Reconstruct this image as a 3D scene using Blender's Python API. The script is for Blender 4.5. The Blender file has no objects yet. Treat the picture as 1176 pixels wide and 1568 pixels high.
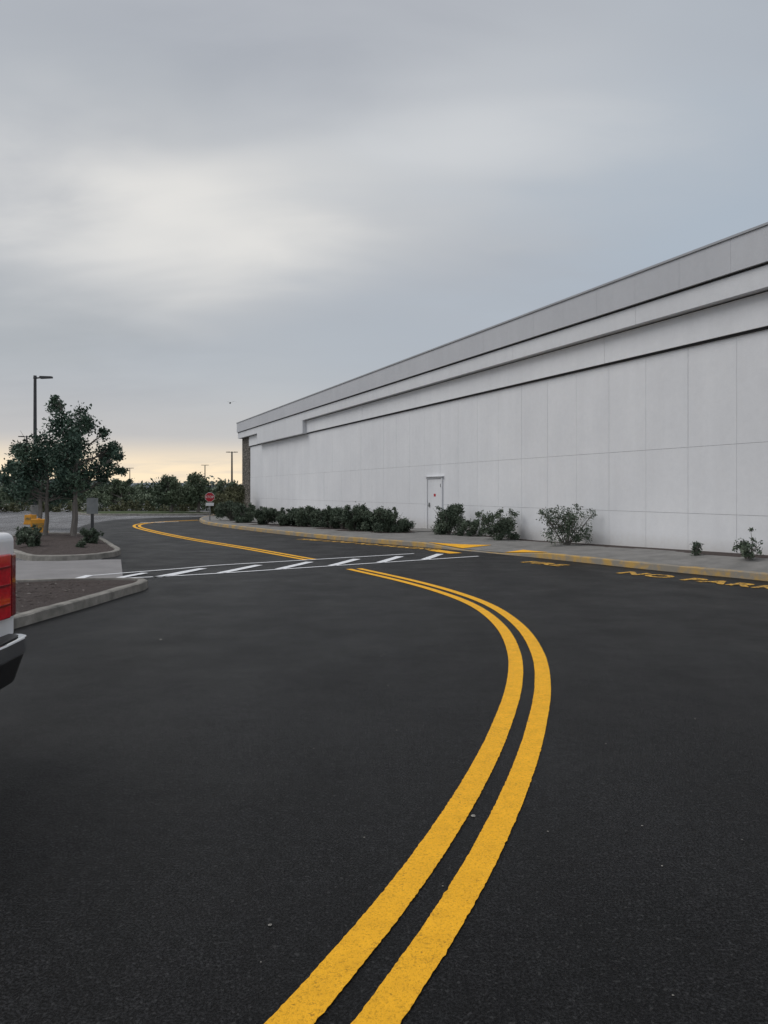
import bpy, math, random
import numpy as np
from mathutils import Vector, noise
random.seed(7); rng=np.random.default_rng(7)
scene=bpy.context.scene
scene.view_settings.view_transform='Standard'
scene.view_settings.look='None'; scene.view_settings.exposure=0; scene.view_settings.gamma=1

# ---------------------------------------------------------------- helpers
class MB:
    def __init__(s): s.v=[];s.f=[];s.m=[]
    def add(s,v,f,m=0):
        o=len(s.v); s.v.extend([tuple(map(float,p)) for p in v])
        for q in f: s.f.append(tuple(i+o for i in q)); s.m.append(m)
    def box(s,x0,x1,y0,y1,z0,z1,m=0):
        v=[(x0,y0,z0),(x1,y0,z0),(x1,y1,z0),(x0,y1,z0),(x0,y0,z1),(x1,y0,z1),(x1,y1,z1),(x0,y1,z1)]
        s.add(v,[(0,3,2,1),(4,5,6,7),(0,1,5,4),(1,2,6,5),(2,3,7,6),(3,0,4,7)],m)
    def tube(s,pts,rad,m=0,n=8,cap=True):
        pts=[Vector(p) for p in pts]; vs=[];fs=[]
        for i,p in enumerate(pts):
            d=(pts[min(i+1,len(pts)-1)]-pts[max(i-1,0)]).normalized()
            a=Vector((0,0,1)) if abs(d.z)<.9 else Vector((1,0,0))
            u=d.cross(a).normalized(); w=d.cross(u)
            for k in range(n):
                t=2*math.pi*k/n; vs.append(p+(u*math.cos(t)+w*math.sin(t))*rad[i])
        for i in range(len(pts)-1):
            for k in range(n):
                fs.append((i*n+k,i*n+(k+1)%n,(i+1)*n+(k+1)%n,(i+1)*n+k))
        if cap: fs.append(tuple(range(n))[::-1]); fs.append(tuple((len(pts)-1)*n+k for k in range(n)))
        s.add(vs,fs,m)
    def prism(s,poly,a,b,fn,m=0):
        n=len(poly); v=[fn(p,a) for p in poly]+[fn(p,b) for p in poly]
        f=[tuple(range(n))[::-1],tuple(range(n,2*n))]+[(i,(i+1)%n,n+(i+1)%n,n+i) for i in range(n)]
        s.add(v,f,m)
    def obj(s,name,mats,parent=None,smooth=False,bevel=0,loc=None,rotz=0,seg=2):
        me=bpy.data.meshes.new(name); me.from_pydata(s.v,[],s.f)
        for k in mats: me.materials.append(k)
        me.polygons.foreach_set('material_index',s.m)
        if smooth: me.polygons.foreach_set('use_smooth',[True]*len(s.f))
        me.update()
        o=bpy.data.objects.new(name,me); scene.collection.objects.link(o)
        if parent: o.parent=parent
        if loc: o.location=loc
        o.rotation_euler[2]=rotz
        if bevel:
            b=o.modifiers.new('bevel','BEVEL'); b.width=bevel; b.segments=seg; b.limit_method='ANGLE'; b.angle_limit=math.radians(35)
        return o
def empty(name,loc=(0,0,0),rotz=0):
    e=bpy.data.objects.new(name,None); scene.collection.objects.link(e); e.location=loc; e.rotation_euler[2]=rotz; e.empty_display_size=.2; return e
def catmull(P,step=.25,closed=False):
    P=[np.array(p,float) for p in P]; n=len(P); out=[]
    rngs=range(n) if closed else range(n-1)
    for i in rngs:
        if closed: a,b,c,d=P[(i-1)%n],P[i],P[(i+1)%n],P[(i+2)%n]
        else: a=P[i-1] if i>0 else 2*P[0]-P[1]; b=P[i]; c=P[i+1]; d=P[i+2] if i+2<n else 2*P[-1]-P[-2]
        k=max(2,int(np.linalg.norm(c-b)/step))
        for j in range(k):
            t=j/k; out.append(.5*((2*b)+(-a+c)*t+(2*a-5*b+4*c-d)*t*t+(-a+3*b-3*c+d)*t**3))
    if not closed: out.append(P[-1])
    return np.array(out)
def normals2d(P,closed=False):
    if closed: T=np.roll(P,-1,0)-np.roll(P,1,0)
    else: T=np.gradient(P,axis=0)
    T/=np.linalg.norm(T,axis=1)[:,None]+1e-9
    return np.stack([-T[:,1],T[:,0]],1)

# ---------------------------------------------------------------- materials
def newmat(name):
    m=bpy.data.materials.new(name); m.use_nodes=True; nt=m.node_tree
    return m,nt,nt.nodes['Principled BSDF']
def noisen(nt,scale,detail=4,rough=.55,coord='Object',stretch=None,dist=0):
    tc=nt.nodes.new('ShaderNodeTexCoord'); n=nt.nodes.new('ShaderNodeTexNoise')
    n.inputs['Scale'].default_value=scale; n.inputs['Detail'].default_value=detail; n.inputs['Roughness'].default_value=rough; n.inputs['Distortion'].default_value=dist
    src=tc.outputs[coord]
    if stretch:
        mp=nt.nodes.new('ShaderNodeMapping'); mp.inputs['Scale'].default_value=stretch; nt.links.new(src,mp.inputs[0]); src=mp.outputs[0]
    nt.links.new(src,n.inputs['Vector']); return n.outputs['Fac']
def ramp(nt,src,stops):
    r=nt.nodes.new('ShaderNodeValToRGB'); e=r.color_ramp.elements
    while len(e)<len(stops): e.new(.5)
    for k,(p,c) in enumerate(stops):
        e[k].position=p; e[k].color=(*c,1) if len(c)==3 else c
    nt.links.new(src,r.inputs[0]); return r.outputs[0]
def mix(nt,fac,a,b,mode='MIX'):
    m=nt.nodes.new('ShaderNodeMix'); m.data_type='RGBA'; m.blend_type=mode
    for idx,val in ((0,fac),(6,a),(7,b)):
        if hasattr(val,'is_linked'): nt.links.new(val,m.inputs[idx])
        else: m.inputs[idx].default_value=val if idx==0 else (*val,1)
    return m.outputs[2]
def bump(nt,bs,src,strength=.3,dist=.01,prev=None):
    b=nt.nodes.new('ShaderNodeBump'); b.inputs['Strength'].default_value=strength; b.inputs['Distance'].default_value=dist
    nt.links.new(src,b.inputs['Height']); nt.links.new(b.outputs[0],bs.inputs['Normal']); return b
def g3(v): return (v,v,v)

def asphalt(name,lo,hi,speck,rough=.7,spec=.35,sp_amt=.6):
    m,nt,bs=newmat(name)
    big=noisen(nt,.13,4,.55,dist=.6); mid=noisen(nt,1.1,5,.65); fine=noisen(nt,95,3,.8); sp=noisen(nt,48,2,.5); blot=noisen(nt,14,6,.75)
    lane=noisen(nt,1.0,4,.6,stretch=(1.1,.16,1),dist=.5)
    c=ramp(nt,big,[(.35,lo),(.65,hi)])
    c=mix(nt,1,c,ramp(nt,mid,[(.3,g3(.65)),(.72,g3(1.35))]),'MULTIPLY')
    c=mix(nt,1,c,ramp(nt,lane,[(.35,g3(.75)),(.65,g3(1.3))]),'MULTIPLY')
    c=mix(nt,1,c,ramp(nt,blot,[(.35,g3(.55)),(.62,g3(1.25))]),'MULTIPLY')
    c=mix(nt,1,c,ramp(nt,fine,[(.40,g3(.08)),(.5,g3(.8)),(.62,g3(2.4))]),'MULTIPLY')
    c=mix(nt,ramp(nt,sp,[(.62,g3(0)),(.70,g3(sp_amt))]),c,speck)
    nt.links.new(c,bs.inputs['Base Color'])
    nt.links.new(ramp(nt,mid,[(.3,g3(rough-.08)),(.7,g3(rough+.08))]),bs.inputs['Roughness']); bs.inputs['Specular IOR Level'].default_value=spec
    bump(nt,bs,fine,.8,.008); return m
M_road=asphalt('new_asphalt',(.0078,.0079,.0083),(.0150,.0152,.0160),(.06,.06,.06),.5,.12,.5)
M_lot=asphalt('old_asphalt',(.17,.17,.175),(.21,.21,.215),(.3,.3,.3),.85,.2)
def simple(name,c1,c2,scale=6,rough=.8,bscale=60,bstr=.3,bdist=.01,spec=.3,metal=0,stretch=None,detail=5):
    m,nt,bs=newmat(name); n=noisen(nt,scale,detail,.6,stretch=stretch)
    nt.links.new(ramp(nt,n,[(.3,c1),(.7,c2)]),bs.inputs['Base Color'])
    bs.inputs['Roughness'].default_value=rough; bs.inputs['Specular IOR Level'].default_value=spec; bs.inputs['Metallic'].default_value=metal
    if bstr: bump(nt,bs,noisen(nt,bscale,4,.6),bstr,bdist)
    return m
def paint(name,col,worn,thr=.62,soft=.1,ws=60,gr=.66):
    m,nt,bs=newmat(name)
    a=noisen(nt,ws,6,.75); b=noisen(nt,3,4,.6); v=noisen(nt,9,5,.6)
    base=mix(nt,ramp(nt,v,[(.3,g3(0)),(.7,g3(1))]),col,tuple(x*.84 for x in col))
    grain=ramp(nt,noisen(nt,95,3,.8),[(.34,g3(gr)),(.5,g3(1))])
    base=mix(nt,1,base,grain,'MULTIPLY')
    mm=nt.nodes.new('ShaderNodeMath'); mm.operation='MULTIPLY_ADD'; nt.links.new(b,mm.inputs[0]); mm.inputs[1].default_value=.35; nt.links.new(a,mm.inputs[2])
    f=ramp(nt,mm.outputs[0],[(thr+.17,g3(0)),(min(thr+.17+soft,1),g3(1))])
    nt.links.new(mix(nt,f,base,worn),bs.inputs['Base Color'])
    bs.inputs['Roughness'].default_value=.7; bs.inputs['Specular IOR Level'].default_value=.25
    bump(nt,bs,noisen(nt,95,3,.8),.7,.007); return m
M_yel=paint('yellow_road_paint',(1.0,.50,.020),(.38,.19,.015),.60)
M_wht=paint('white_road_paint',(.88,.89,.91),(.2,.2,.2),.6)
M_yelw=paint('worn_yellow_paint',(.62,.34,.04),(.13,.12,.10),.42,.15,14)
M_conc=simple('sidewalk_concrete',(.15,.147,.14),(.24,.232,.22),2.5,.9,90,.5,.008)
M_kerb=simple('kerb_concrete',(.15,.145,.13),(.33,.31,.28),5,.9,60,.6,.012,detail=8)
M_walk=simple('walkway_concrete',(.20,.193,.193),(.26,.25,.25),1.5,.9,90,.3,.006)
m,nt,bs=newmat('kerb_yellow_faded')
nt.links.new(mix(nt,ramp(nt,noisen(nt,2.2,6,.7),[(.44,g3(0)),(.60,g3(1))]),(.25,.225,.185),(.46,.29,.085)),bs.inputs['Base Color'])
bs.inputs['Roughness'].default_value=.85; bump(nt,bs,noisen(nt,70,4,.6),.5,.01); M_kerby=m
m,nt,bs=newmat('mulch')
c=ramp(nt,noisen(nt,38,6,.8),[(.32,(.025,.018,.016)),(.55,(.085,.062,.055)),(.75,(.18,.145,.13))])
nt.links.new(c,bs.inputs['Base Color']); bs.inputs['Roughness'].default_value=.95; bump(nt,bs,noisen(nt,45,6,.8),1,.05); M_mulch=m
M_grass=simple('grass',(.035,.055,.02),(.07,.09,.035),.4,.95,8,.6,.05)
def wallmat(name,a,b):
    m,nt,bs=newmat(name)
    n1=noisen(nt,.45,5,.6); n2=noisen(nt,1.0,4,.6,stretch=(2.2,2.2,.18)); n3=noisen(nt,7,5,.7)
    c=ramp(nt,n1,[(.3,a),(.7,b)])
    c=mix(nt,1,c,ramp(nt,n2,[(.3,g3(.955)),(.65,g3(1))]),'MULTIPLY')
    c=mix(nt,1,c,ramp(nt,n3,[(.3,g3(.955)),(.65,g3(1))]),'MULTIPLY')
    # splash-back dirt near the ground
    tc=nt.nodes.new('ShaderNodeTexCoord'); s=nt.nodes.new('ShaderNodeSeparateXYZ'); nt.links.new(tc.outputs['Object'],s.inputs[0])
    ad=nt.nodes.new('ShaderNodeMath'); ad.operation='MULTIPLY_ADD'; nt.links.new(n3,ad.inputs[0]); ad.inputs[1].default_value=-.5; nt.links.new(s.outputs[2],ad.inputs[2])
    c=mix(nt,1,c,ramp(nt,ad.outputs[0],[(0,(.84,.82,.79)),(.35,g3(1))]),'MULTIPLY')
    nt.links.new(c,bs.inputs['Base Color']); bs.inputs['Roughness'].default_value=.9; bs.inputs['Specular IOR Level'].default_value=.2
    bump(nt,bs,noisen(nt,40,5,.7),.5,.008); return m
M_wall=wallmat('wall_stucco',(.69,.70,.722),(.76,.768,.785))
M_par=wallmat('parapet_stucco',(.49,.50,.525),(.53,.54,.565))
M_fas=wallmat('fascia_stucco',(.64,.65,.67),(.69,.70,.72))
M_seam=simple('seam',(.26,.265,.275),(.32,.325,.335),3,.9,40,.1)
M_dark=simple('dark_joint_and_shade',(.03,.03,.032),(.05,.05,.052),3,.9,40,.1)  # dark colour for joints and gaps, also for the painted ledge shade
M_cop=simple('metal_coping',(.30,.31,.33),(.36,.37,.39),2,.5,40,.05)
M_roof=simple('roof_membrane',(.3,.3,.3),(.4,.4,.4),.5,.9,10,.2)
m,nt,bs=newmat('stone_veneer')
tc=nt.nodes.new('ShaderNodeTexCoord'); vo=nt.nodes.new('ShaderNodeTexVoronoi'); mp=nt.nodes.new('ShaderNodeMapping'); mp.inputs['Scale'].default_value=(1.6,1.6,3.2)
nt.links.new(tc.outputs['Object'],mp.inputs[0]); nt.links.new(mp.outputs[0],vo.inputs['Vector'])
sx=nt.nodes.new('ShaderNodeSeparateColor'); nt.links.new(vo.outputs['Color'],sx.inputs[0])
nt.links.new(ramp(nt,sx.outputs[0],[(0,(.03,.026,.022)),(.5,(.08,.07,.06)),(1,(.24,.22,.19))]),bs.inputs['Base Color'])
bump(nt,bs,vo.outputs['Distance'],1,.05); bs.inputs['Roughness'].default_value=.9; M_stone=m
def leafmat(name,dark,mid,light,s=1.6):
    m,nt,bs=newmat(name)
    n=noisen(nt,s,3,.6); n2=noisen(nt,30,2,.5)
    c=ramp(nt,n,[(.3,dark),(.5,mid),(.72,light)])
    c=mix(nt,1,c,ramp(nt,n2,[(.3,g3(.55)),(.7,g3(1.4))]),'MULTIPLY')
    nt.links.new(c,bs.inputs['Base Color']); bs.inputs['Roughness'].default_value=.6; bs.inputs['Specular IOR Level'].default_value=.25
    return m
M_leaf=leafmat('tree_leaves',(.034,.064,.050),(.060,.102,.073),(.10,.15,.10))
M_leafb=leafmat('shrub_leaves',(.052,.072,.050),(.088,.118,.080),(.14,.17,.12),3)
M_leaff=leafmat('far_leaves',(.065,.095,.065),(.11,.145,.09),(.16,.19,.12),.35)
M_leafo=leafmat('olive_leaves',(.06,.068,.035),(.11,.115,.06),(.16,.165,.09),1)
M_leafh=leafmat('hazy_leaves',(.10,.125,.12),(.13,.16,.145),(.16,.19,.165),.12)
M_bark=simple('bark',(.12,.11,.10),(.23,.21,.19),9,.95,30,.8,.02,stretch=(1,1,.2))
M_steel=simple('dark_metal',(.03,.03,.032),(.045,.045,.048),5,.5,40,.05,spec=.5)
M_galv=simple('galvanised_metal',(.16,.17,.17),(.24,.25,.25),5,.5,40,.05,metal=.4)
M_hill=simple('hill_forest',(.12,.145,.165),(.155,.18,.20),.03,.95,.2,.6,2)  # bluish distance haze is mixed into the forest colour
M_red=simple('stop_sign_red',(.40,.02,.03),(.46,.03,.04),4,.5,30,0)
M_signw=simple('sign_white',(.7,.7,.7),(.8,.8,.8),4,.5,30,0)
M_orange=simple('orange_plastic',(.62,.27,.03),(.75,.36,.05),4,.6,30,.1)
M_carw=simple('white_car_paint',(.72,.73,.75),(.78,.79,.80),2,.18,30,0,spec=.6)
M_blk=simple('black_plastic',(.012,.012,.013),(.022,.022,.024),12,.5,200,.15,.002,spec=.5)
M_chrome=simple('chrome',(.62,.63,.65),(.7,.71,.73),3,.12,30,0,metal=1)
M_glass=simple('car_glass',(.01,.012,.014),(.02,.022,.025),2,.05,30,0,spec=.8)
M_tire=simple('tire_rubber',(.015,.015,.015),(.03,.03,.03),20,.85,80,.4,.005)
m,nt,bs=newmat('tail_light_red')
nt.links.new(ramp(nt,noisen(nt,30,2),[(.3,(.50,.004,.015)),(.7,(.66,.010,.025))]),bs.inputs['Base Color'])
bs.inputs['Roughness'].default_value=.1; bs.inputs['Coat Weight'].default_value=.5; M_tail=m
m,nt,bs=newmat('tail_light_dark_red')
nt.links.new(ramp(nt,noisen(nt,20,2),[(0,(.13,.003,.006)),(1,(.22,.006,.012))]),bs.inputs['Base Color'])
bs.inputs['Roughness'].default_value=.1; bs.inputs['Coat Weight'].default_value=.5; M_tail2=m

# ---------------------------------------------------------------- ground sheets
def sheet(name,pts,z,mat):
    b=MB(); b.add([(p[0],p[1],z) for p in pts],[tuple(range(len(pts)))]); o=b.obj(name,[mat])
    if o.data.polygons[0].normal.z<0: o.data.flip_normals()
    return o
sheet('ground',[(-3000,-1500),(3000,-1500),(3000,4000),(-3000,4000)],-.012,M_grass)
sheet('parking_lot',[(-140,-60),(45,-60),(45,112),(-140,95)],-.004,M_lot)
roadP=[(-40,-25),(40,-25),(40,43),(-4,46),(-10,47),(-13.5,45),(-15.0,41.5),(-14.6,37),(-13.0,31),(-9.7,25),(-7.2,20),(-6.6,17.3),(-6.6,12.0),(-40,10.0)]
sheet('road',roadP,.001,M_road)
sheet('walkway',[(-4.55,13.0),(-4.5,12.2),(-6.7,12.0),(-40,9.4),(-40,17.6),(-8.7,17.0),(-6.15,17.4)],.006,M_walk)

def ribbon(b,P,w,z,m=0,jit=.004,off=0):
    N=normals2d(P); v=[];f=[]
    for i,(p,n) in enumerate(zip(P,N)):
        a=p+n*(off+w/2+rng.normal(0,jit)); c=p+n*(off-w/2+rng.normal(0,jit))
        v+= [(a[0],a[1],z),(c[0],c[1],z)]
    for i in range(len(P)-1): f.append((2*i,2*i+1,2*i+3,2*i+2))
    b.add(v,f,m)
near=[(-1.22,.3),(-.74,1.1),(-.415,1.75),(-.151,2.235),(-.019,2.505),(.126,2.815),(.34,3.328),(.61,4.07),(.887,4.957),(1.187,6.12),(1.40,7.355),(1.49,8.77),(1.39,10.25),(1.06,11.6),(.43,13.2),(-.62,15.3)]
far=[(-1.66,17.25),(-3.78,20.7),(-6.44,24.8),(-9.1,29.4),(-11.0,33.2),(-11.8,36.2),(-11.5,38.8),(-10.2,41)]
b=MB()
for L in (near,far):
    P=catmull(L,.016)
    for off in (.115,-.115): ribbon(b,P,.13,.006,0,.0013,off)
b.obj('yellow_center_line',[M_yel])
# crosswalk
d=np.array([.824,.566]); nn=np.array([-.566,.824]); P0=np.array([-1.48,15.6]); b=MB()
L=catmull([(-5.6,13.5),(-5.0,13.55),(-4.2,13.86),(-3.3,14.36),P0-d*1,P0,P0+d*2.5,P0+d*4.6],.08); ribbon(b,L,.09,.0105,0,.002)
Q=P0+nn*1.5
L=catmull([(-5.6,13.95),(-5.2,14.35),(-4.2,15.3),Q-d*1.5,Q,Q+d*2,Q+d*3.75],.08); ribbon(b,L,.09,.0105,0,.002)
for t in (-3.3,-2.05,-.80,.45,1.7,2.95):
    a=P0+d*(t+.02)+nn*.05
    e=a+np.array([.30,.954])*1.62
    L=np.array([a+(e-a)*k for k in np.linspace(0,1,12)]); ribbon(b,L,.19,.0105,0,.003)
for x,y,l in ((-4.05,14.0,1.25),(-4.85,13.65,.85)):
    a=np.array([x,y]); e=a+np.array([.25,.95])*l
    L=np.array([a+(e-a)*k for k in np.linspace(0,1,8)]); ribbon(b,L,.16,.0145,0,.003)
a=np.array([-5.55,13.3]); L=np.array([a+np.array([0,.75])*k for k in (0,.5,1)]); ribbon(b,L,.17,.0145,0,.002)
b.obj('crosswalk_marking',[M_wht])
b=MB()
for k in range(2):
    L=np.array([np.array([-12.3+ .5*k,37.6+.8*k])+np.array([.9,.12])*t for t in np.linspace(0,1.3,6)]); ribbon(b,L,.2,.0105,0,.01)
b.obj('white_road_marking',[M_wht])

# ---------------------------------------------------------------- sidewalk + kerb along the building
kp=[(14.3,-4),(13.0,-1),(11.3,3.3),(9.7,7.2),(8.3,10.6),(6.82,13.2),(5.45,15.07),(4.10,17.2),(2.59,19.4),(1.15,21.2),(-.57,23.2),(-1.9,24.8),(-4.85,29.2),(-8.0,34.6),(-9.35,38),(-10.3,42),(-11.0,49),(-12.9,60)]
K=catmull(kp,.15)
NK=normals2d(K)
if NK[len(NK)//2][0]<0: NK=-NK
wn=np.array([-.915,-.4035])
def wdist(p): return (14.27-.441*p[1]-p[0])*.915
def rise(y,t): return max(0,min(.22,(21-y)*.028))*t
def dip(y):
    if 18.9<=y<=20.0: return 1
    if 17.7<y<18.9: return (y-17.7)/1.2
    if 20.0<y<21.3: return (21.3-y)/1.3
    return 0
def swz(y,dk,t): return .13-.115*dip(y)*max(0,1-dk/1.7)+rise(y,t)
b=MB(); v=[];f=[];mi=[]; NT=26; rows=[]
for p,n in zip(K,NK):
    rows.append((p,p+n*.15,p-wn*(wdist(p)+.05)))
hedge=[(-6.46,34.9),(-5.19,32.9),(-4.19,31.6),(-3.21,31),(-2.06,29.4),(-1.05,27.9),(.28,26.6)]
for p,q0,foot in rows:
    Ltot=np.linalg.norm(foot-q0)
    for j in range(NT+1):
        t=j/NT; q=q0+(foot-q0)*t
        v.append((q[0],q[1],swz(p[1],.15+Ltot*t,t)+.002))
for i in range(len(rows)-1):
    for j in range(NT):
        a=i*(NT+1)+j; f.append((a,a+1,a+NT+2,a+NT+1))
        c=(np.array(v[a])[:2]+np.array(v[a+NT+2])[:2])/2
        w=wdist(c); md=min(np.hypot(c[0]-h[0],c[1]-h[1]) for h in hedge)
        mulch = (w<.36+.10*math.sin(c[1]*2.1)) or (c[1]>26 and c[1]<36 and md<.75) or (c[1]>27 and c[1]<38 and w<3) or c[1]>44
        mi.append(1 if mulch else 0)
b.v=v;b.f=f;b.m=mi
o=b.obj('sidewalk',[M_conc,M_mulch],smooth=True)
if o.data.polygons[500].normal.z<0: o.data.flip_normals()
b=MB(); v=[];f=[]
for p,n in zip(K,NK):
    h=.13-.115*dip(p[1])
    for dx,z in ((0,-.01),(.012,h-.015),(.03,h),(.15,h+.002),(.152,-.01)):
        v.append((p[0]+n[0]*dx,p[1]+n[1]*dx,z+(rng.normal(0,.002) if z>0 else 0)))
for i in range(len(K)-1):
    for j in range(4): f.append((i*5+j,i*5+j+1,(i+1)*5+j+1,(i+1)*5+j))
b.add(v,f); b.obj('kerb',[M_kerby])
b=MB()
def flare(y0,y1,depth_fn):
    idx=[i for i in range(len(K)) if y0<=K[i][1]<=y1]; vv=[];ff=[]; n=8
    for i in idx:
        p,q0,foot=rows[i]; Lt=np.linalg.norm(foot-q0); D=depth_fn(K[i][1])
        for j in range(n+1):
            dd=D*j/n; t=dd/Lt; q=q0+(foot-q0)*t; vv.append((q[0],q[1],swz(p[1],.15+dd,t)+.012))
    for i in range(len(idx)-1):
        for j in range(n): a=i*(n+1)+j; ff.append((a,a+1,a+n+2,a+n+1))
    b.add(vv,ff)
flare(20.1,21.25,lambda y:max(.03,.95*(21.25-y)/1.15)); flare(17.6,18.95,lambda y:max(.03,.6*(y-17.6)/1.35))
b.obj('yellow_ramp_marking',[M_yel])
b=MB(); ribbon(b,catmull([(1.85,19.1),(1.65,19.5),(1.35,20.1)],.1),.38,.007,0,.01)
b.obj('yellow_ramp_landing',[M_yel])

# fire lane lettering
M_yelt=paint('lettering_yellow_paint',(.85,.47,.06),(.10,.08,.05),.47,.1,25)
def ground_text(s,loc,ang,size,name):
    cu=bpy.data.curves.new(name,'FONT'); cu.body=s; cu.size=size; cu.resolution_u=3; cu.offset=.026
    cu.space_character=1.12
    to=bpy.data.objects.new(name+'_c',cu); scene.collection.objects.link(to)
    bpy.context.view_layer.update()
    me=bpy.data.meshes.new_from_object(to); bpy.data.objects.remove(to)
    me.materials.clear(); me.materials.append(M_yelt)
    o=bpy.data.objects.new(name,me); scene.collection.objects.link(o); o.location=(loc[0],loc[1],.009); o.rotation_euler[2]=ang; return o
ang=math.atan2(-.81,.59)
ground_text('NO PARKING',(4.50,14.5),ang,.66,'fire_lane_lettering')
ground_text('FIRE',(3.05,16.7),ang,.55,'fire_lane_lettering')
ground_text('FIRE LANE',(-2.9,24.6),math.atan2(-3,3.2),.5,'fire_lane_lettering')
ground_text('NO PARKING',(-.9,22.55),math.atan2(-1.9,1.7),.5,'fire_lane_lettering')

# ---------------------------------------------------------------- islands
def island(name,pts,mat,h=.13,step=.2):
    P=catmull(pts,step,True); N=normals2d(P,True)
    area=np.sum(P[:,0]*np.roll(P[:,1],-1)-np.roll(P[:,0],-1)*P[:,1])
    if area<0: N=-N
    b=MB();n=len(P); prof=[(0,-.01),(.012,h-.015),(.035,h),(.15,h),(.155,h-.04)]
    v=[];f=[]
    for p,q in zip(P,N):
        for dx,z in prof: v.append((p[0]+q[0]*(dx+rng.normal(0,.002)),p[1]+q[1]*dx,z+rng.normal(0,.0025)))
    for i in range(n):
        for j in range(4): f.append((i*5+j,i*5+j+1,((i+1)%n)*5+j+1,((i+1)%n)*5+j))
    b.add(v,f,0)
    inner=[(p[0]+q[0]*.15,p[1]+q[1]*.15) for p,q in zip(P,N)]
    c=np.mean(np.array(inner),0); v=[];f=[]; R=14
    for r in range(R+1):
        s=1-r/(R+.001)
        for x,y in inner:
            px=c[0]+(x-c[0])*s; py=c[1]+(y-c[1])*s
            v.append((px,py,h-.03+.10*(1-s**2)**.8*.7+(.035*noise.noise(Vector((px*2,py*2,0)))+.02*noise.noise(Vector((px*9,py*9,0))))*(1 if r else 0)))
    for r in range(R):
        for i in range(n): f.append((r*n+i,r*n+(i+1)%n,(r+1)*n+(i+1)%n,(r+1)*n+i))
    b.add(v,f,1)
    return b.obj(name,[M_kerb,mat])
island('planting_island',[(-4.7,6.3),(-4.38,8.0),(-4.2,9.3),(-4.05,10.4),(-3.95,11.4),(-3.87,12.1),(-4.02,12.55),(-4.45,12.7),(-5.2,12.65),(-6.5,12.3),(-10,11.6),(-14,11.0),(-14.6,9),(-14,6.3),(-9,5.9)],M_mulch)
island('planting_island',[(-8.67,17.7),(-7.8,17.0),(-6.85,17.35),(-6.6,18.6),(-7.5,20.7),(-9.6,24.9),(-10.8,26.3),(-12.4,26),(-11.6,22)],M_mulch)
island('planting_island',[(-19,49),(-15.5,48.6),(-12.2,49.2),(-11.9,51.5),(-14,54),(-19,55),(-22,53)],M_grass)
b=MB()
for k in range(700):
    x=rng.uniform(-9,-4.3); y=rng.uniform(7,11.9)
    if x>-4.35: continue
    a=rng.uniform(0,3.14); l=rng.uniform(.015,.05); z=.135+rng.uniform(0,.04)
    b.add([(x-math.cos(a)*l,y-math.sin(a)*l,z),(x+math.sin(a)*l*.3,y-math.cos(a)*l*.3,z+.01),(x+math.cos(a)*l,y+math.sin(a)*l,z+.005),(x-math.sin(a)*l*.3,y+math.cos(a)*l*.3,z)],[(0,1,2,3)],int(rng.integers(0,2)))
b.obj('mulch_chips',[M_bark,M_mulch])

# ---------------------------------------------------------------- building
bld=empty('retail_store_building')
def W(s,dd,z): return (14.27-.441*s+wn[0]*dd, s+wn[1]*dd, z)
def wbox(b,s0,s1,d0,d1,z0,z1,m=0):
    v=[W(s0,d0,z0),W(s1,d0,z0),W(s1,d1,z0),W(s0,d1,z0),W(s0,d0,z1),W(s1,d0,z1),W(s1,d1,z1),W(s0,d1,z1)]
    b.add(v,[(0,3,2,1),(4,5,6,7),(0,1,5,4),(1,2,6,5),(2,3,7,6),(3,0,4,7)],m)
b=MB(); wbox(b,-6,54.58,-45,-.018,-.05,6.65,0); b.obj('wall_core',[M_seam],bld)
b=MB(); g=.0032
edges=[ -6+1.2*k for k in range(51)]; edges[-1]=54.6
for a,c in zip(edges[:-1],edges[1:]):
    for z0,z1 in ((-.05,1.1),(1.1,2.59),(2.59,4.85)):
        wbox(b,a+g,c-g,-.018,rng.normal(0,.001),z0+g,z1-g)
b.obj('wall_panels',[M_wall],bld)
b=MB(); wbox(b,-6,54.59,-.017,.05,4.853,4.893); wbox(b,-6,54.59,-.017,.06,5.575,5.598); b.obj('reveal_and_ledge_shade',[M_dark],bld)  # dark strips: reveal under the band, fascia's shade painted in below the overhang
b=MB()
for k in range(12):
    a=-6+5.05*k; c=min(a+5.05,54.6); wbox(b,a+g,c-g,-.018,.10,4.896,5.572)
b.obj('upper_wall_band',[M_wall],bld)
b=MB()
a=-6.0
while a<57:
    c=min(a+4.8,57.0); wbox(b,a+g,c-g,-.9 if c<56 else -3,.32,5.6,6.03); a=c
wbox(b,42.1,51.6,-.0165,.325,4.86,5.597)
b.obj('fascia_lower_band',[M_fas],bld)
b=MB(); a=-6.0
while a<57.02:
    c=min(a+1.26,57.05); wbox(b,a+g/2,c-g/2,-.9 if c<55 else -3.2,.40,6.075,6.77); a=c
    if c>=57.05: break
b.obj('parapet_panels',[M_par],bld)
b=MB(); wbox(b,-6,57.0,-.88,.33,6.033,6.072); b.obj('parapet_joint',[M_dark],bld)
b=MB(); wbox(b,-6,57,-.5,.38,6.15,6.7); b.obj('parapet_backing',[M_seam],bld)
b=MB(); wbox(b,-6.1,57.1,-.95,.43,6.772,6.82); b.obj('roof_coping',[M_cop],bld)
b=MB(); wbox(b,-6,57,-45.2,-.951,6.66,6.7); b.obj('roof',[M_roof],bld)
b=MB(); wbox(b,54.59,56.8,-2.2,.04,-.05,5.598); b.obj('stone_pier',[M_stone],bld)
b=MB(); wbox(b,54.59,55.4,-45,-2.21,-.05,6.65); b.obj('end_wall',[M_fas],bld)
b=MB(); zb=.135
wbox(b,27.42,27.5,-.01,.05,zb,2.07,0);wbox(b,28.5,28.58,-.01,.05,zb,2.07,0);wbox(b,27.42,28.58,-.01,.052,2.071,2.13,0)
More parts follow.
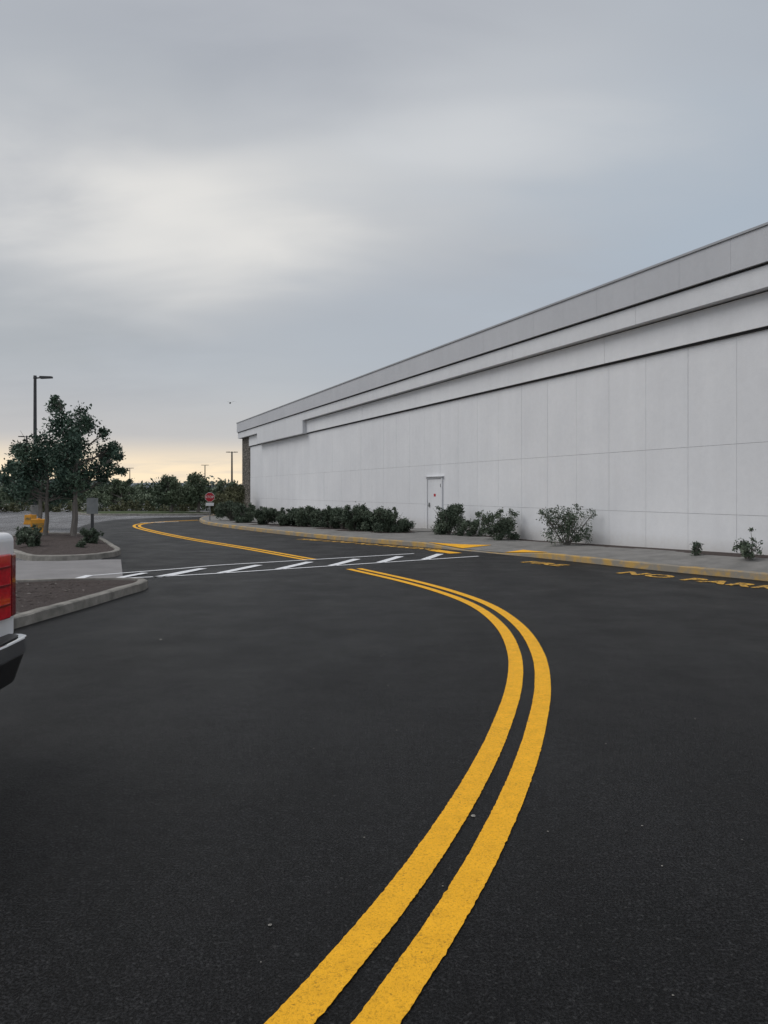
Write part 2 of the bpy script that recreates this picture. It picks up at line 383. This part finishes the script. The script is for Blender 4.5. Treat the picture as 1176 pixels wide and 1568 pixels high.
wbox(b,27.503,28.497,-.01,.012,zb,2.07,1)
wbox(b,27.525,28.48,.0,.03,zb+.03,2.05,2)
wbox(b,27.35,28.65,-.01,.10,2.132,2.16,0)
wbox(b,28.33,28.40,.03,.055,1.0,1.16,3);wbox(b,28.30,28.42,.056,.075,1.05,1.08,3)
wbox(b,27.53,27.56,.03,.045,.4,.52,3);wbox(b,27.53,27.56,.03,.045,1.75,1.87,3)
wbox(b,27.90,28.04,.031,.036,1.40,1.50,4)
wbox(b,27.53,28.47,.03,.036,zb+.04,zb+.2,0)
b.obj('service_door',[M_fas,M_dark,M_wall,M_galv,M_red],bld)
b=MB(); wbox(b,27.2,28.9,0.005,1.1,.1,.165); b.obj('door_step',[M_conc],bld,bevel=.01)

# ---------------------------------------------------------------- foliage
def leaves(b,cent,rad,n,size,m=0,flat=1.0,sub=9,spread=.55):
    cent=np.array(cent)
    sc=rng.normal(0,1,(sub,3)); sc/=np.linalg.norm(sc,axis=1)[:,None]+1e-6
    sc=cent+sc*rad*rng.uniform(.25,.85,(sub,1))*np.array([1,1,flat])
    pick=rng.integers(0,sub,n)
    P=sc[pick]+rng.normal(0,1,(n,3))*rad*spread*.5*np.array([1,1,flat])
    U=rng.normal(0,1,(n,3)); U/=np.linalg.norm(U,axis=1)[:,None]
    V=rng.normal(0,1,(n,3)); V-=U*np.sum(U*V,1)[:,None]; V/=np.linalg.norm(V,axis=1)[:,None]
    S=(size*rng.uniform(.6,1.35,n))[:,None]
    A=P-U*S; C=P+U*S; B=P+V*S*.5; D=P-V*S*.5
    o=len(b.v); vs=np.stack([A,B,C,D],1).reshape(-1,3)
    b.v.extend(map(tuple,vs.tolist()))
    b.f.extend([(o+4*i,o+4*i+1,o+4*i+2,o+4*i+3) for i in range(n)]); b.m.extend([m]*n)
def tree(name,x,y,clumps,trunk_h,tr,size=.055,dens=2600,mat=None,ydepth=.8,z0=.1):
    b=MB()
    base=Vector((x,y,z0)); top=Vector((x+.05,y,trunk_h))
    b.tube([base,base+Vector((0.01,0,.15)),base.lerp(top,.5)+Vector((.03,.02,0)),top],[tr*1.5,tr*1.05,tr*.9,tr*.75],0)
    zmax=max(c[1] for c in clumps); ctr=top+Vector((0,0,(zmax-trunk_h)*.75))
    b.tube([top,top.lerp(ctr,.5)+Vector((.05,0,0)),ctr],[tr*.75,tr*.5,tr*.2],0)
    for dx,z,r in clumps:
        yy=rng.uniform(-ydepth,ydepth)*(1-.5*min(1,abs(dx)))
        c=Vector((x+dx,y+yy,z))
        st=top.lerp(ctr,max(0,min(1,(z-.5-trunk_h)/max(.1,(ctr.z-trunk_h)))))
        midp=st.lerp(c,.5)+Vector((0,0,-.08))
        b.tube([st,midp,c],[tr*.4,tr*.25,tr*.1],0,6)
        for q in range(4):
            e=c+Vector(rng.normal(0,r*.5,3)); b.tube([midp,e],[tr*.15,tr*.05],0,4,False)
        leaves(b,c,r,int(dens*r*r)+90,size,1)
    return b.obj(name,[M_bark,mat or M_leaf])
A=[(-.45,4.29,.27),(.08,3.97,.38),(-.23,3.55,.52),(.55,3.76,.30),(.3,3.13,.58),(.83,2.91,.40),(1.2,3.02,.26),(1.55,2.70,.22),(1.04,2.38,.32),(1.45,2.30,.2),(.5,2.17,.44),(0,1.96,.46),(-.34,2.7,.55),(-.5,4.55,.12),(.85,3.45,.24),(.9,2.0,.25)]
B=[(-.85,2.91,.28),(-.53,3.02,.4),(0,3.13,.46),(.32,2.7,.5),(-.2,2.5,.6),(-.74,2.28,.45),(-.95,1.85,.3),(-.42,1.75,.48),(.2,1.75,.46),(.53,1.6,.36),(-1.15,2.5,.17),(-1.1,2.0,.2)]
C=[(-.3,2.9,.45),(.2,3.0,.46),(0,2.4,.55),(.4,2.0,.45),(-.4,1.9,.45),(.1,3.5,.3)]
tree('deciduous_tree',-10.0,24.0,A,1.35,.085,.055,3300)
tree('deciduous_tree',-11.2,24.6,B,1.25,.08,.055,3300)
tree('deciduous_tree',-10.55,25.2,C,1.3,.08,.055,3200)
tree('deciduous_tree',-14.6,31.5,[(a[0]*1.2,a[1]*.85,a[2]*1.1) for a in B],1.2,.10,.07,2000)
def gtree(name,x,y,h,w,size,dens,mat,trunk=.12,n=18):
    cl=[]
    for i in range(n):
        t=rng.uniform(0,1); z=h*(.25+.66*t); rr=w/2*(1-.75*abs(t-.35))*.85
        cl.append((rng.uniform(-1,1)*rr,z,h*.10+rng.uniform(.03,.08)*h*(1.2-t)))
    return tree(name,x,y,cl,h*.3,trunk,size,dens,mat,ydepth=w*.35,z0=0)
gtree('deciduous_tree',-14.6,51,2.95,2.2,.10,600,M_leaff)
gtree('deciduous_tree',-13.0,52,3.15,2.3,.10,600,M_leaff)
gtree('deciduous_tree',-20.5,58,2.7,2.6,.11,500,M_leaff)
gtree('deciduous_tree',-29.5,55,3.0,3.4,.11,500,M_leaff)
gtree('deciduous_tree',-13.2,62,2.6,2.2,.12,500,M_leaff)

def shrub(name,x,y,w,h,z0=.13,sparse=1.0,size=.028,mat=None,rnd=.12,spikes=6):
    b=MB(); base=Vector((x,y,z0))
    for k in range(16):
        a=rng.uniform(0,6.28); r=rng.uniform(.1,.45)*w; e=base+Vector((math.cos(a)*r,math.sin(a)*r,h*rng.uniform(.5,.9)))
        m_=base.lerp(e,.5)+Vector((0,0,.04)); b.tube([base+Vector((math.cos(a)*.04,math.sin(a)*.04,0)),m_,e],[.012,.008,.003],0,5,False)
    n=22
    for k in range(n):
        a=rng.uniform(0,6.28); t=rng.uniform(.10,.86); rr=w*.5*math.sqrt(max(0,1-(2*t-.85)**2*.55))*rng.uniform(.2,.85)
        c=base+Vector((math.cos(a)*rr,math.sin(a)*rr,h*t*(1-rnd*rng.uniform(0,1))))
        r=h*.18*rng.uniform(.8,1.25)
        leaves(b,c,r,int(260*sparse*(w*h)**.35),size,1,sub=6,spread=.65)
    for k in range(spikes):
        a=rng.uniform(0,6.28); r=rng.uniform(.15,.55)*w
        e=base+Vector((math.cos(a)*r,math.sin(a)*r,h*rng.uniform(.85,1.08)*(1-.35*(r/w))))
        b.tube([base.lerp(e,.5),e],[.006,.003],0,4,False)
        leaves(b,e,.07*h+.02,int(40*sparse),size,1,sub=3,spread=.8)
    return b.obj(name,[M_bark,mat or M_leafb])
for (x,y),w,h in zip(hedge,[1.35,1.45,1.3,1.15,1.2,1.15,1.45],[.83,.74,.7,.82,.8,.93,.86]):
    shrub('foundation_shrub',x,y,w,h,sparse=2.6,size=.033,rnd=.05)
shrub('foundation_shrub',-7.6,37,1.8,1.0,sparse=2.2,size=.035)
shrub('foundation_shrub',-3.7,32.2,1.1,.75,sparse=2.2,size=.033)
shrub('foundation_shrub',-2.7,30.5,1.0,.7,sparse=2.2,size=.033)
shrub('foundation_shrub',-1.6,28.9,.9,.7,sparse=2.2,size=.033)
shrub('foundation_shrub',-.35,27.3,1.0,.75,sparse=2.2,size=.033)
shrub('foundation_shrub',2.2,25.2,1.25,1.04,sparse=1.7,size=.032)
shrub('foundation_shrub',2.82,24.4,.9,.55,sparse=1.5)
shrub('foundation_shrub',3.48,22.5,1.4,.93,sparse=1.05,size=.03,spikes=20)
shrub('foundation_shrub',4.84,19.7,1.45,1.02,z0=.15,sparse=.55,spikes=36,rnd=.2)
shrub('foundation_shrub',6.63,15.8,.26,.34,z0=.22,sparse=.14,spikes=3)
shrub('foundation_shrub',7.13,14.6,.55,.38,z0=.27,sparse=.22,spikes=9)
o=MB(); o.tube([(7.2,14.6,.3),(7.22,14.6,.6),(7.19,14.6,.86)],[.008,.006,.004],0,5); leaves(o,(7.19,14.6,.84),.07,40,.028,1,sub=3); leaves(o,(7.26,14.6,.66),.04,20,.025,1,sub=3); o.obj('young_plant',[M_bark,M_leafb])
shrub('island_shrub',-9.3,19.6,.7,.42,sparse=1.2); shrub('island_shrub',-8.3,21.0,.6,.4,sparse=1.2); shrub('island_shrub',-10.2,21.5,.8,.45,sparse=1.2)
shrub('island_shrub',-7.9,19.4,.3,.16,sparse=.3)
shrub('olive_bush',-10.4,47.5,2.0,1.5,z0=0,sparse=2.4,size=.06,mat=M_leafo)
shrub('olive_bush',-9.3,44.0,1.8,1.35,z0=.1,sparse=2.4,size=.055,mat=M_leafo)
shrub('olive_bush',-10.6,52.5,1.6,2.0,z0=.1,sparse=2.4,size=.06,mat=M_leafo)
def mass(name,x0,x1,yfn,hfn,dx,r,size,n,mat):
    b=MB(); x=x0
    while x<x1:
        h=hfn(x); y=yfn(x)
        for q in range(max(1,int(h/(r*1.1)))+1):
            z=min(h-r*.6,r*.5+q*r*1.1)
            leaves(b,(x+rng.normal(0,dx*.5),y+rng.normal(0,r),max(.1,z)),r*rng.uniform(.8,1.25),n,size,0,sub=7,spread=.7)
        x+=dx
    return b.obj(name,[mat])
def nz(x,s,k): return noise.noise(Vector((x*s,k,0)))
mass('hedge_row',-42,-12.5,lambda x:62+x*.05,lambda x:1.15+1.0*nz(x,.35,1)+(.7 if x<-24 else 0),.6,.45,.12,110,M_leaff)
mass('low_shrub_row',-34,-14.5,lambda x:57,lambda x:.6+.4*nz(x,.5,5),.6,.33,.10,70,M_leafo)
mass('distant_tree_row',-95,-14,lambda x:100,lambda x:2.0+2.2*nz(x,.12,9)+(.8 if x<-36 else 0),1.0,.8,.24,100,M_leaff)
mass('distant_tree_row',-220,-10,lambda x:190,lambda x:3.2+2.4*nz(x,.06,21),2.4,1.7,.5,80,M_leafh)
b=MB(); v=[];f=[]; n=160
for i in range(n+1):
    x=-1500+3000*i/n; h=11+13*nz(x,.0035,3)+5*nz(x,.02,8)
    for y,hh in ((640,-.1),(700,h*.75),(780,h),(1000,h*.8)): v.append((x,y,hh if hh<0 else max(3,hh)))
for i in range(n):
    for j in range(3): f.append((i*4+j,(i+1)*4+j,(i+1)*4+j+1,i*4+j+1))
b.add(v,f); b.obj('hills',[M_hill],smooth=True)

# ---------------------------------------------------------------- street lamps
def lamp(x,y,h,heads=((1,0),),s=1.0):
    b=MB()
    b.tube([(0,0,0),(0,0,.7)],[.28,.26],1,12)
    b.tube([(0,0,.7),(0,0,h)],[.11*s,.075*s],0,10)
    for dx,dy in heads:
        b.tube([(0,0,h-.12),(dx*.35,dy*.35,h-.08)],[.05,.05],0,6)
        v=[];c=Vector((dx*.72,dy*.72,h-.06))
        for (a,w,z) in ((-.38,.16,-.09),(.38,.13,-.06),(.38,.13,.05),(-.38,.16,.07)):
            for sgn in (-1,1): v.append((c.x+dx*a-dy*w*sgn,c.y+dy*a+dx*w*sgn,c.z+z))
        b.add(v,[(0,1,3,2),(2,3,5,4),(4,5,7,6),(6,7,1,0),(0,2,4,6),(1,7,5,3)],0)
    b.tube([(-.0,0,h-.15),(0,0,h+.05)],[.12,.10],0,8)
    return b.obj('street_lamp',[M_steel,M_conc],loc=(x,y,0))
lamp(-22.5,48,9.0,((1,0),),1.2)
lamp(-48,100,9.0,((1,0),(-1,0)),1.3); lamp(-28.6,140,9,((1,0),(-1,0)),1.8); lamp(-50.5,210,9,((1,0),(-1,0)),1.6)
lamp(-70,205,8,((1,0),(-1,0)),1.3)

# ---------------------------------------------------------------- signs
def octo(b,x,y,z,r,th,m):
    p=[(math.cos(math.pi/8+k*math.pi/4)*r,math.sin(math.pi/8+k*math.pi/4)*r) for k in range(8)]
    b.prism(p,y,y+th,lambda q,t:(x+q[0],t,z+q[1]),m)
b=MB(); b.tube([(0,0,.1),(0,0,1.55)],[.028,.028],0,8)
octo(b,0,-.045,1.30,.25,.008,2); octo(b,0,-.050,1.30,.235,.004,1)
cu=bpy.data.curves.new('t','FONT'); cu.body='STOP'; cu.size=.17; cu.align_x='CENTER'; cu.align_y='CENTER'
to=bpy.data.objects.new('t',cu); scene.collection.objects.link(to); bpy.context.view_layer.update()
tm=bpy.data.meshes.new_from_object(to); bpy.data.objects.remove(to)
b.add([(q.co.x,-.053,1.30+q.co.y) for q in tm.vertices],[tuple(p.vertices) for p in tm.polygons],2)
b.box(-.2,.2,-.05,-.044,.86,1.02,2)
b.obj('stop_sign',[M_galv,M_red,M_signw],loc=(-8.75,37.4,0),rotz=.15)
def psign(x,y,h,rot):
    b=MB(); b.box(-.03,.03,-.015,.015,.1,h,0); b.box(-.15,.15,-.02,-.016,h-.48,h-.02,0); b.box(-.15,.15,-.024,-.0205,h-.48,h-.02,1)
    b.tube([(0,0,.08),(0,0,.5)],[.06,.06],0,10)
    return b.obj('parking_sign',[M_steel,M_galv],loc=(x,y,0),rotz=rot,bevel=.003)
psign(-8.45,21.6,1.42,.2); psign(-8.75,22.3,1.4,.1)
def barrier(x,y,w,h,r):
    b=MB(); poly=[(-w/2,0),(w/2,0),(w/2,h*.15),(w*.42,h*.3),(w*.40,h),(-w*.40,h),(-w*.42,h*.3),(-w/2,h*.15)]
    b.prism(poly,-w*.35,w*.35,lambda q,t:(q[0],t,q[1]),0)
    b.box(-w*.3,w*.3,-w*.37,-w*.351,h*.45,h*.75,1)
    b.tube([(0,0,h),(0,0,h*1.06)],[w*.1,w*.1],0,10)
    return b.obj('orange_traffic_barrier',[M_orange,M_yelw],loc=(x,y,0),rotz=r,bevel=.03)
barrier(-12.8,27.6,.62,.56,.3); barrier(-17.0,35.8,.5,.46,-.2)

# ---------------------------------------------------------------- pickup truck (heading -X)
tr=empty('pickup_truck',(-2.325,3.69,0),math.radians(180))
def arch(cx,r,n=10,z=.42):
    out=[]; a0=math.asin(max(-1,min(1,(z-.40)/r)))
    for k in range(n+1):
        a=a0+(math.pi-2*a0)*k/n; out.append((cx+math.cos(a)*r,.40+math.sin(a)*r))
    return out
prof=[(0,.70),(0,1.31),(.03,1.34),(1.95,1.37),(2.0,1.36),(3.95,1.30),(5.45,1.19),(5.75,1.02),(5.8,.52),(5.5,.42)]
prof+=arch(4.85,.47)+arch(1.22,.47)+[(.35,.45),(.12,.62)]
b=MB(); b.prism(prof,-1.0,1.0,lambda q,t:(q[0],t,q[1]),0); b.obj('body',[M_carw],tr,bevel=.035,seg=4)
v=[(2.02,-.93,1.36),(4.2,-.93,1.28),(4.2,.93,1.28),(2.02,.93,1.36),(2.22,-.72,1.9),(3.4,-.72,1.92),(3.4,.72,1.92),(2.22,.72,1.9)]
b=MB(); b.add(v,[(0,3,2,1),(4,5,6,7),(0,1,5,4),(1,2,6,5),(2,3,7,6),(3,0,4,7)]); b.obj('cab',[M_carw],tr,bevel=.05,seg=3)
b=MB()
def lerp3(a,c,t): return [a[i]+(c[i]-a[i])*t for i in range(3)]
def pane(q,n,ins=.1,o=.006):
    c=[sum(p[i] for p in q)/4 for i in range(3)]; b.add([[lerp3(p,c,ins)[i]+n[i]*o for i in range(3)] for p in q],[(0,1,2,3)],0)
pane([v[0],v[1],v[5],v[4]],(0,-1,.4),.16,.01);pane([v[3],v[2],v[6],v[7]],(0,1,.4),.16,.01);pane([v[1],v[2],v[6],v[5]],(1,0,.8),.14,.01);pane([v[0],v[3],v[7],v[4]],(-1,0,.3),.16,.01)
b.obj('windows',[M_glass],tr)
b=MB(); b.box(.06,1.92,-.86,.86,1.30,1.385,0); b.obj('bed_cover',[M_blk],tr,bevel=.01)
b=MB(); b.box(-.012,.0,-.66,.66,.74,1.29,0); b.box(-.02,-.012,-.14,.14,1.14,1.22,1); b.box(-.018,-.0125,-.5,.5,.92,.94,1); b.obj('tailgate',[M_carw,M_blk],tr,bevel=.006)
for sg in (-1,1):
    b=MB()
    o1=[(-.022,.675),(-.030,.88),(-.028,.90),(.02,.90),(.02,.675)]
    o2=[(-.028,.903),(-.020,.975),(.02,1.012),(.06,1.018),(.26,1.018),(.26,.95),(.1,.90)]
    b.prism(o1,.82,1.215,lambda q,t:(q[0],sg*q[1],t),0)
    b.prism(o2,.825,1.21,lambda q,t:(q[0],sg*q[1],t),1)
    b.obj('tail_light',[M_tail,M_tail2],tr,bevel=.010,seg=3)
    b=MB()
    for z0 in (.90,1.02,1.13):
        b.prism([(-.0335,.70),(-.0375,.87),(-.03,.87),(-.028,.70)],z0,z0+.012,lambda q,t:(q[0],sg*q[1],t),0)
    b.obj('tail_light_rib',[M_tail2],tr)
def bump_prof(x0,yh):
    return [(x0+.22,-yh),(x0+.06,-yh),(x0+.02,-yh+.03),(x0,-yh+.10),(x0-.02,-yh+.35),(x0-.02,yh-.35),(x0,yh-.10),(x0+.02,yh-.03),(x0+.06,yh),(x0+.22,yh)]
b=MB(); b.prism(bump_prof(-.115,.99),.60,.705,lambda q,t:(q[0],q[1],t),0); b.obj('bumper_chrome',[M_chrome],tr,bevel=.012,seg=3)
b=MB(); b.prism(bump_prof(-.105,.975),.43,.598,lambda q,t:(q[0]+(.598-t)*.3,q[1]*(1-(.598-t)*.15),t),0); b.prism(bump_prof(-.122,.93),.706,.716,lambda q,t:(q[0]+.03,q[1],t),0)
b.box(-.13,-.05,-.28,.28,.44,.56,0)
b.obj('bumper_lower',[M_blk],tr,bevel=.012)
b=MB(); b.box(.15,5.5,-.8,.8,.33,.5,0); b.box(.3,5.5,-.55,.55,.28,.33,0); b.obj('chassis',[M_blk],tr)
for cx in (1.22,4.85):
    for sg in (-1,1):
        b=MB(); R=.39
        pr=[(R*.98,-.13),(R,-.09),(R,.09),(R*.98,.13),(R*.72,.135),(R*.66,.12)]
        n=28; vv=[];ff=[]
        for k in range(n):
            a=2*math.pi*k/n
            for r,w in pr: vv.append((cx+math.cos(a)*r,sg*.86+sg*w,.39+math.sin(a)*r))
        q=len(pr)
        for k in range(n):
            for j in range(q-1): ff.append((k*q+j,((k+1)%n)*q+j,((k+1)%n)*q+j+1,k*q+j+1))
        b.add(vv,ff,0); b.tube([(cx,sg*.75,.39),(cx,sg*.955,.39)],[R*.66,R*.64],1,24)
        for k in range(6):
            a=2*math.pi*k/6; b.tube([(cx,sg*.965,.39),(cx+math.cos(a)*R*.62,sg*.975,.39+math.sin(a)*R*.62)],[.045,.03],2,6)
        b.obj('wheel',[M_tire,M_blk,M_galv],tr)
b=MB()
for sg in (-1,1): b.box(5.62,5.81,sg*.8-.14,sg*.8+.14,.85,1.0,0); b.box(3.7,3.85,sg*1.12-.1,sg*1.12+.1,1.28,1.45,1); b.box(3.2,3.4,sg*1.0-.012,sg*1.0+.012,1.08,1.12,1)
b.box(5.79,5.83,-.6,.6,.7,.98,1); b.obj('front_trim',[M_signw,M_blk],tr,bevel=.01)

# ---------------------------------------------------------------- bird
b=MB(); b.tube([(-.22,0,0),(-.08,0,.01),(.10,0,0),(.22,0,-.01)],[.03,.065,.06,.01],0,8)
for sg in (-1,1):
    b.add([(.05,0,.03),(-.08,0,.03),(-.10,sg*.32,.14),(.03,sg*.30,.16),(-.14,sg*.62,.05)],[(0,1,2,3),(3,2,4)],0)
b.add([(-.18,-.03,0),(-.18,.03,0),(-.30,.06,0),(-.30,-.06,0)],[(0,1,2,3)],0)
b.obj('flying_seagull',[M_steel],loc=(-12.4,60,8.7),rotz=1.9)

# sparse litter on the road
b=MB()
def pebble(x,y,r,z=.004,m=0):
    k=6; vv=[(x+math.cos(a)*r*rng.uniform(.6,1.2),y+math.sin(a)*r*rng.uniform(.6,1.2),z) for a in np.linspace(0,2*math.pi,k,endpoint=False)]+[(x,y,z+r*.5)]
    b.add(vv,[(i,(i+1)%k,k) for i in range(k)],m)
for k in range(40):
    y=rng.uniform(2.2,15); x=rng.uniform(-.45,.5)*y; pebble(x,y,rng.uniform(.002,.004)+.0006*y,m=0)
for x,y,r in ((.44,3.66,.014),(-.42,2.74,.008),(-2.4,8.0,.02),(1.0,5.15,.012)): pebble(x,y,r,m=0)
b.obj('road_pebbles',[M_kerb])
b=MB()
for k in range(60):
    i=int(rng.integers(200,len(K)-100)); p=K[i]-NK[i]*abs(rng.normal(0,.25))-NK[i]*.03
    pebble(p[0],p[1],rng.uniform(.01,.03))
b.obj('kerb_leaf_litter',[M_mulch])

# ---------------------------------------------------------------- sky + sun
w=bpy.data.worlds.new('World'); scene.world=w; w.use_nodes=True; nt=w.node_tree
bg=nt.nodes['Background']
sun_az=math.radians(-80); sun_el=math.radians(48)
sky=nt.nodes.new('ShaderNodeTexSky'); sky.sky_type='NISHITA'; sky.sun_disc=False; sky.sun_elevation=sun_el; sky.sun_rotation=sun_az
def mth(op,a,b_=None,c=None,clamp=False):
    n=nt.nodes.new('ShaderNodeMath'); n.operation=op; n.use_clamp=clamp
    for i,v_ in enumerate((a,b_,c)):
        if v_ is None: continue
        if hasattr(v_,'is_linked'): nt.links.new(v_,n.inputs[i])
        else: n.inputs[i].default_value=v_
    return n.outputs[0]
def mrange(v_,a,b_,lo=0,hi=1):
    n=nt.nodes.new('ShaderNodeMapRange'); n.interpolation_type='SMOOTHSTEP'; nt.links.new(v_,n.inputs[0])
    for i,q in zip((1,2,3,4),(a,b_,lo,hi)): n.inputs[i].default_value=q
    return n.outputs[0]
tc=nt.nodes.new('ShaderNodeTexCoord'); sp=nt.nodes.new('ShaderNodeSeparateXYZ'); nt.links.new(tc.outputs['Generated'],sp.inputs[0])
X,Y,Z=sp.outputs; Zc=mth('MAXIMUM',Z,0)
den=mth('ADD',Zc,.22)
cb=nt.nodes.new('ShaderNodeCombineXYZ'); nt.links.new(mth('DIVIDE',X,den),cb.inputs[0]); nt.links.new(mth('DIVIDE',Y,den),cb.inputs[1])
def wn_(scale,detail,rough,dist,off):
    mp=nt.nodes.new('ShaderNodeMapping'); mp.inputs['Location'].default_value=off; mp.inputs['Rotation'].default_value=(0,0,.15); mp.inputs['Scale'].default_value=(.7,1.3,1)
    nt.links.new(cb.outputs[0],mp.inputs[0]); n=nt.nodes.new('ShaderNodeTexNoise'); nt.links.new(mp.outputs[0],n.inputs['Vector'])
    n.inputs['Scale'].default_value=scale;n.inputs['Detail'].default_value=detail;n.inputs['Roughness'].default_value=rough;n.inputs['Distortion'].default_value=dist
    return n.outputs['Fac']
n1=wn_(.9,4,.45,.3,(3.1,1.7,0)); n2=wn_(2.8,5,.52,.3,(0.4,5,2)); n3=wn_(1.7,3,.5,.4,(7,2,5))
nn_=mth('MULTIPLY_ADD',n2,.45,mth('MULTIPLY',n1,.55))
col=ramp(nt,nn_,[(.34,(.385,.41,.455)),(.5,(.445,.47,.51)),(.66,(.52,.54,.575))])
az=mth('MULTIPLY',mth('ARCTAN2',X,Y),57.2958); el=mth('MULTIPLY',mth('ARCSINE',Z),57.2958)
azp=mth('ADD',az,mth('MULTIPLY_ADD',n2,22,-11)); elp=mth('ADD',el,mth('MULTIPLY_ADD',n3,12,-6))
def blob(a0,e0,sa,se):
    p=mth('POWER',mth('ABSOLUTE',mth('DIVIDE',mth('SUBTRACT',azp,a0),sa)),2.); q=mth('POWER',mth('ABSOLUTE',mth('DIVIDE',mth('SUBTRACT',elp,e0),se)),2.)
    return mth('EXPONENT',mth('MULTIPLY',mth('ADD',p,q),-1))
for a0,e0,sa,se,cc,st in [
    (24,17,15,12,(.405,.475,.555),.85),
    (2,10,16,5,(.42,.465,.52),.7),
    (-28,11,15,4.5,(.40,.425,.445),.65),
    (-8,5,14,5,(.48,.51,.54),.7),
    (-22,28,9,4,(.42,.45,.485),.5),
    (-5,22,20,6,(.56,.58,.60),.75),
    (8,25,12,4.5,(.67,.685,.70),.75),
    (-17,19.5,13,5.5,(.80,.785,.755),.95),
    (0,38,25,6,(.50,.515,.55),.5)]:
    col=mix(nt,mth('MULTIPLY',blob(a0,e0,sa,se),st),col,cc)
hz=mth('MULTIPLY',mrange(Z,.075,.022),mrange(az,4,-10))
hz2=mth('MULTIPLY',mrange(Z,.17,.03),mrange(az,6,-10))
col=mix(nt,mth('MULTIPLY',hz2,.75),col,(.62,.585,.56))
col=mix(nt,mth('MULTIPLY',hz,mrange(n2,.3,.5,.65,1)),col,(1.05,.86,.61))
bk=mrange(Y,.1,-.6); col=mix(nt,mth('MULTIPLY',bk,.85),col,(.66,.69,.74))
sc_=nt.nodes.new('ShaderNodeVectorMath'); sc_.operation='SCALE'; nt.links.new(col,sc_.inputs[0]); sc_.inputs['Scale'].default_value=10
fin=mix(nt,.96,sky.outputs[0],sc_.outputs[0]); nt.links.new(fin,bg.inputs['Color']); bg.inputs['Strength'].default_value=.1
sl=bpy.data.lights.new('sun','SUN'); sl.energy=1.45; sl.angle=math.radians(40); sl.color=(1,.97,.94)
so=bpy.data.objects.new('sun',sl); scene.collection.objects.link(so)
sd=Vector((math.sin(sun_az)*math.cos(sun_el),math.cos(sun_az)*math.cos(sun_el),math.sin(sun_el)))
so.rotation_euler=(-sd).to_track_quat('-Z','Y').to_euler(); so.location=(-20,0,30)

# ---------------------------------------------------------------- camera
cam=bpy.data.cameras.new('camera'); co=bpy.data.objects.new('camera',cam); scene.collection.objects.link(co)
co.location=(0,0,1.6); co.rotation_euler=(math.radians(90),0,0)
cam.sensor_fit='VERTICAL'; cam.sensor_height=36; cam.lens=26.17; cam.shift_y=-.0204; cam.clip_end=6000; cam.clip_start=.05
scene.camera=co
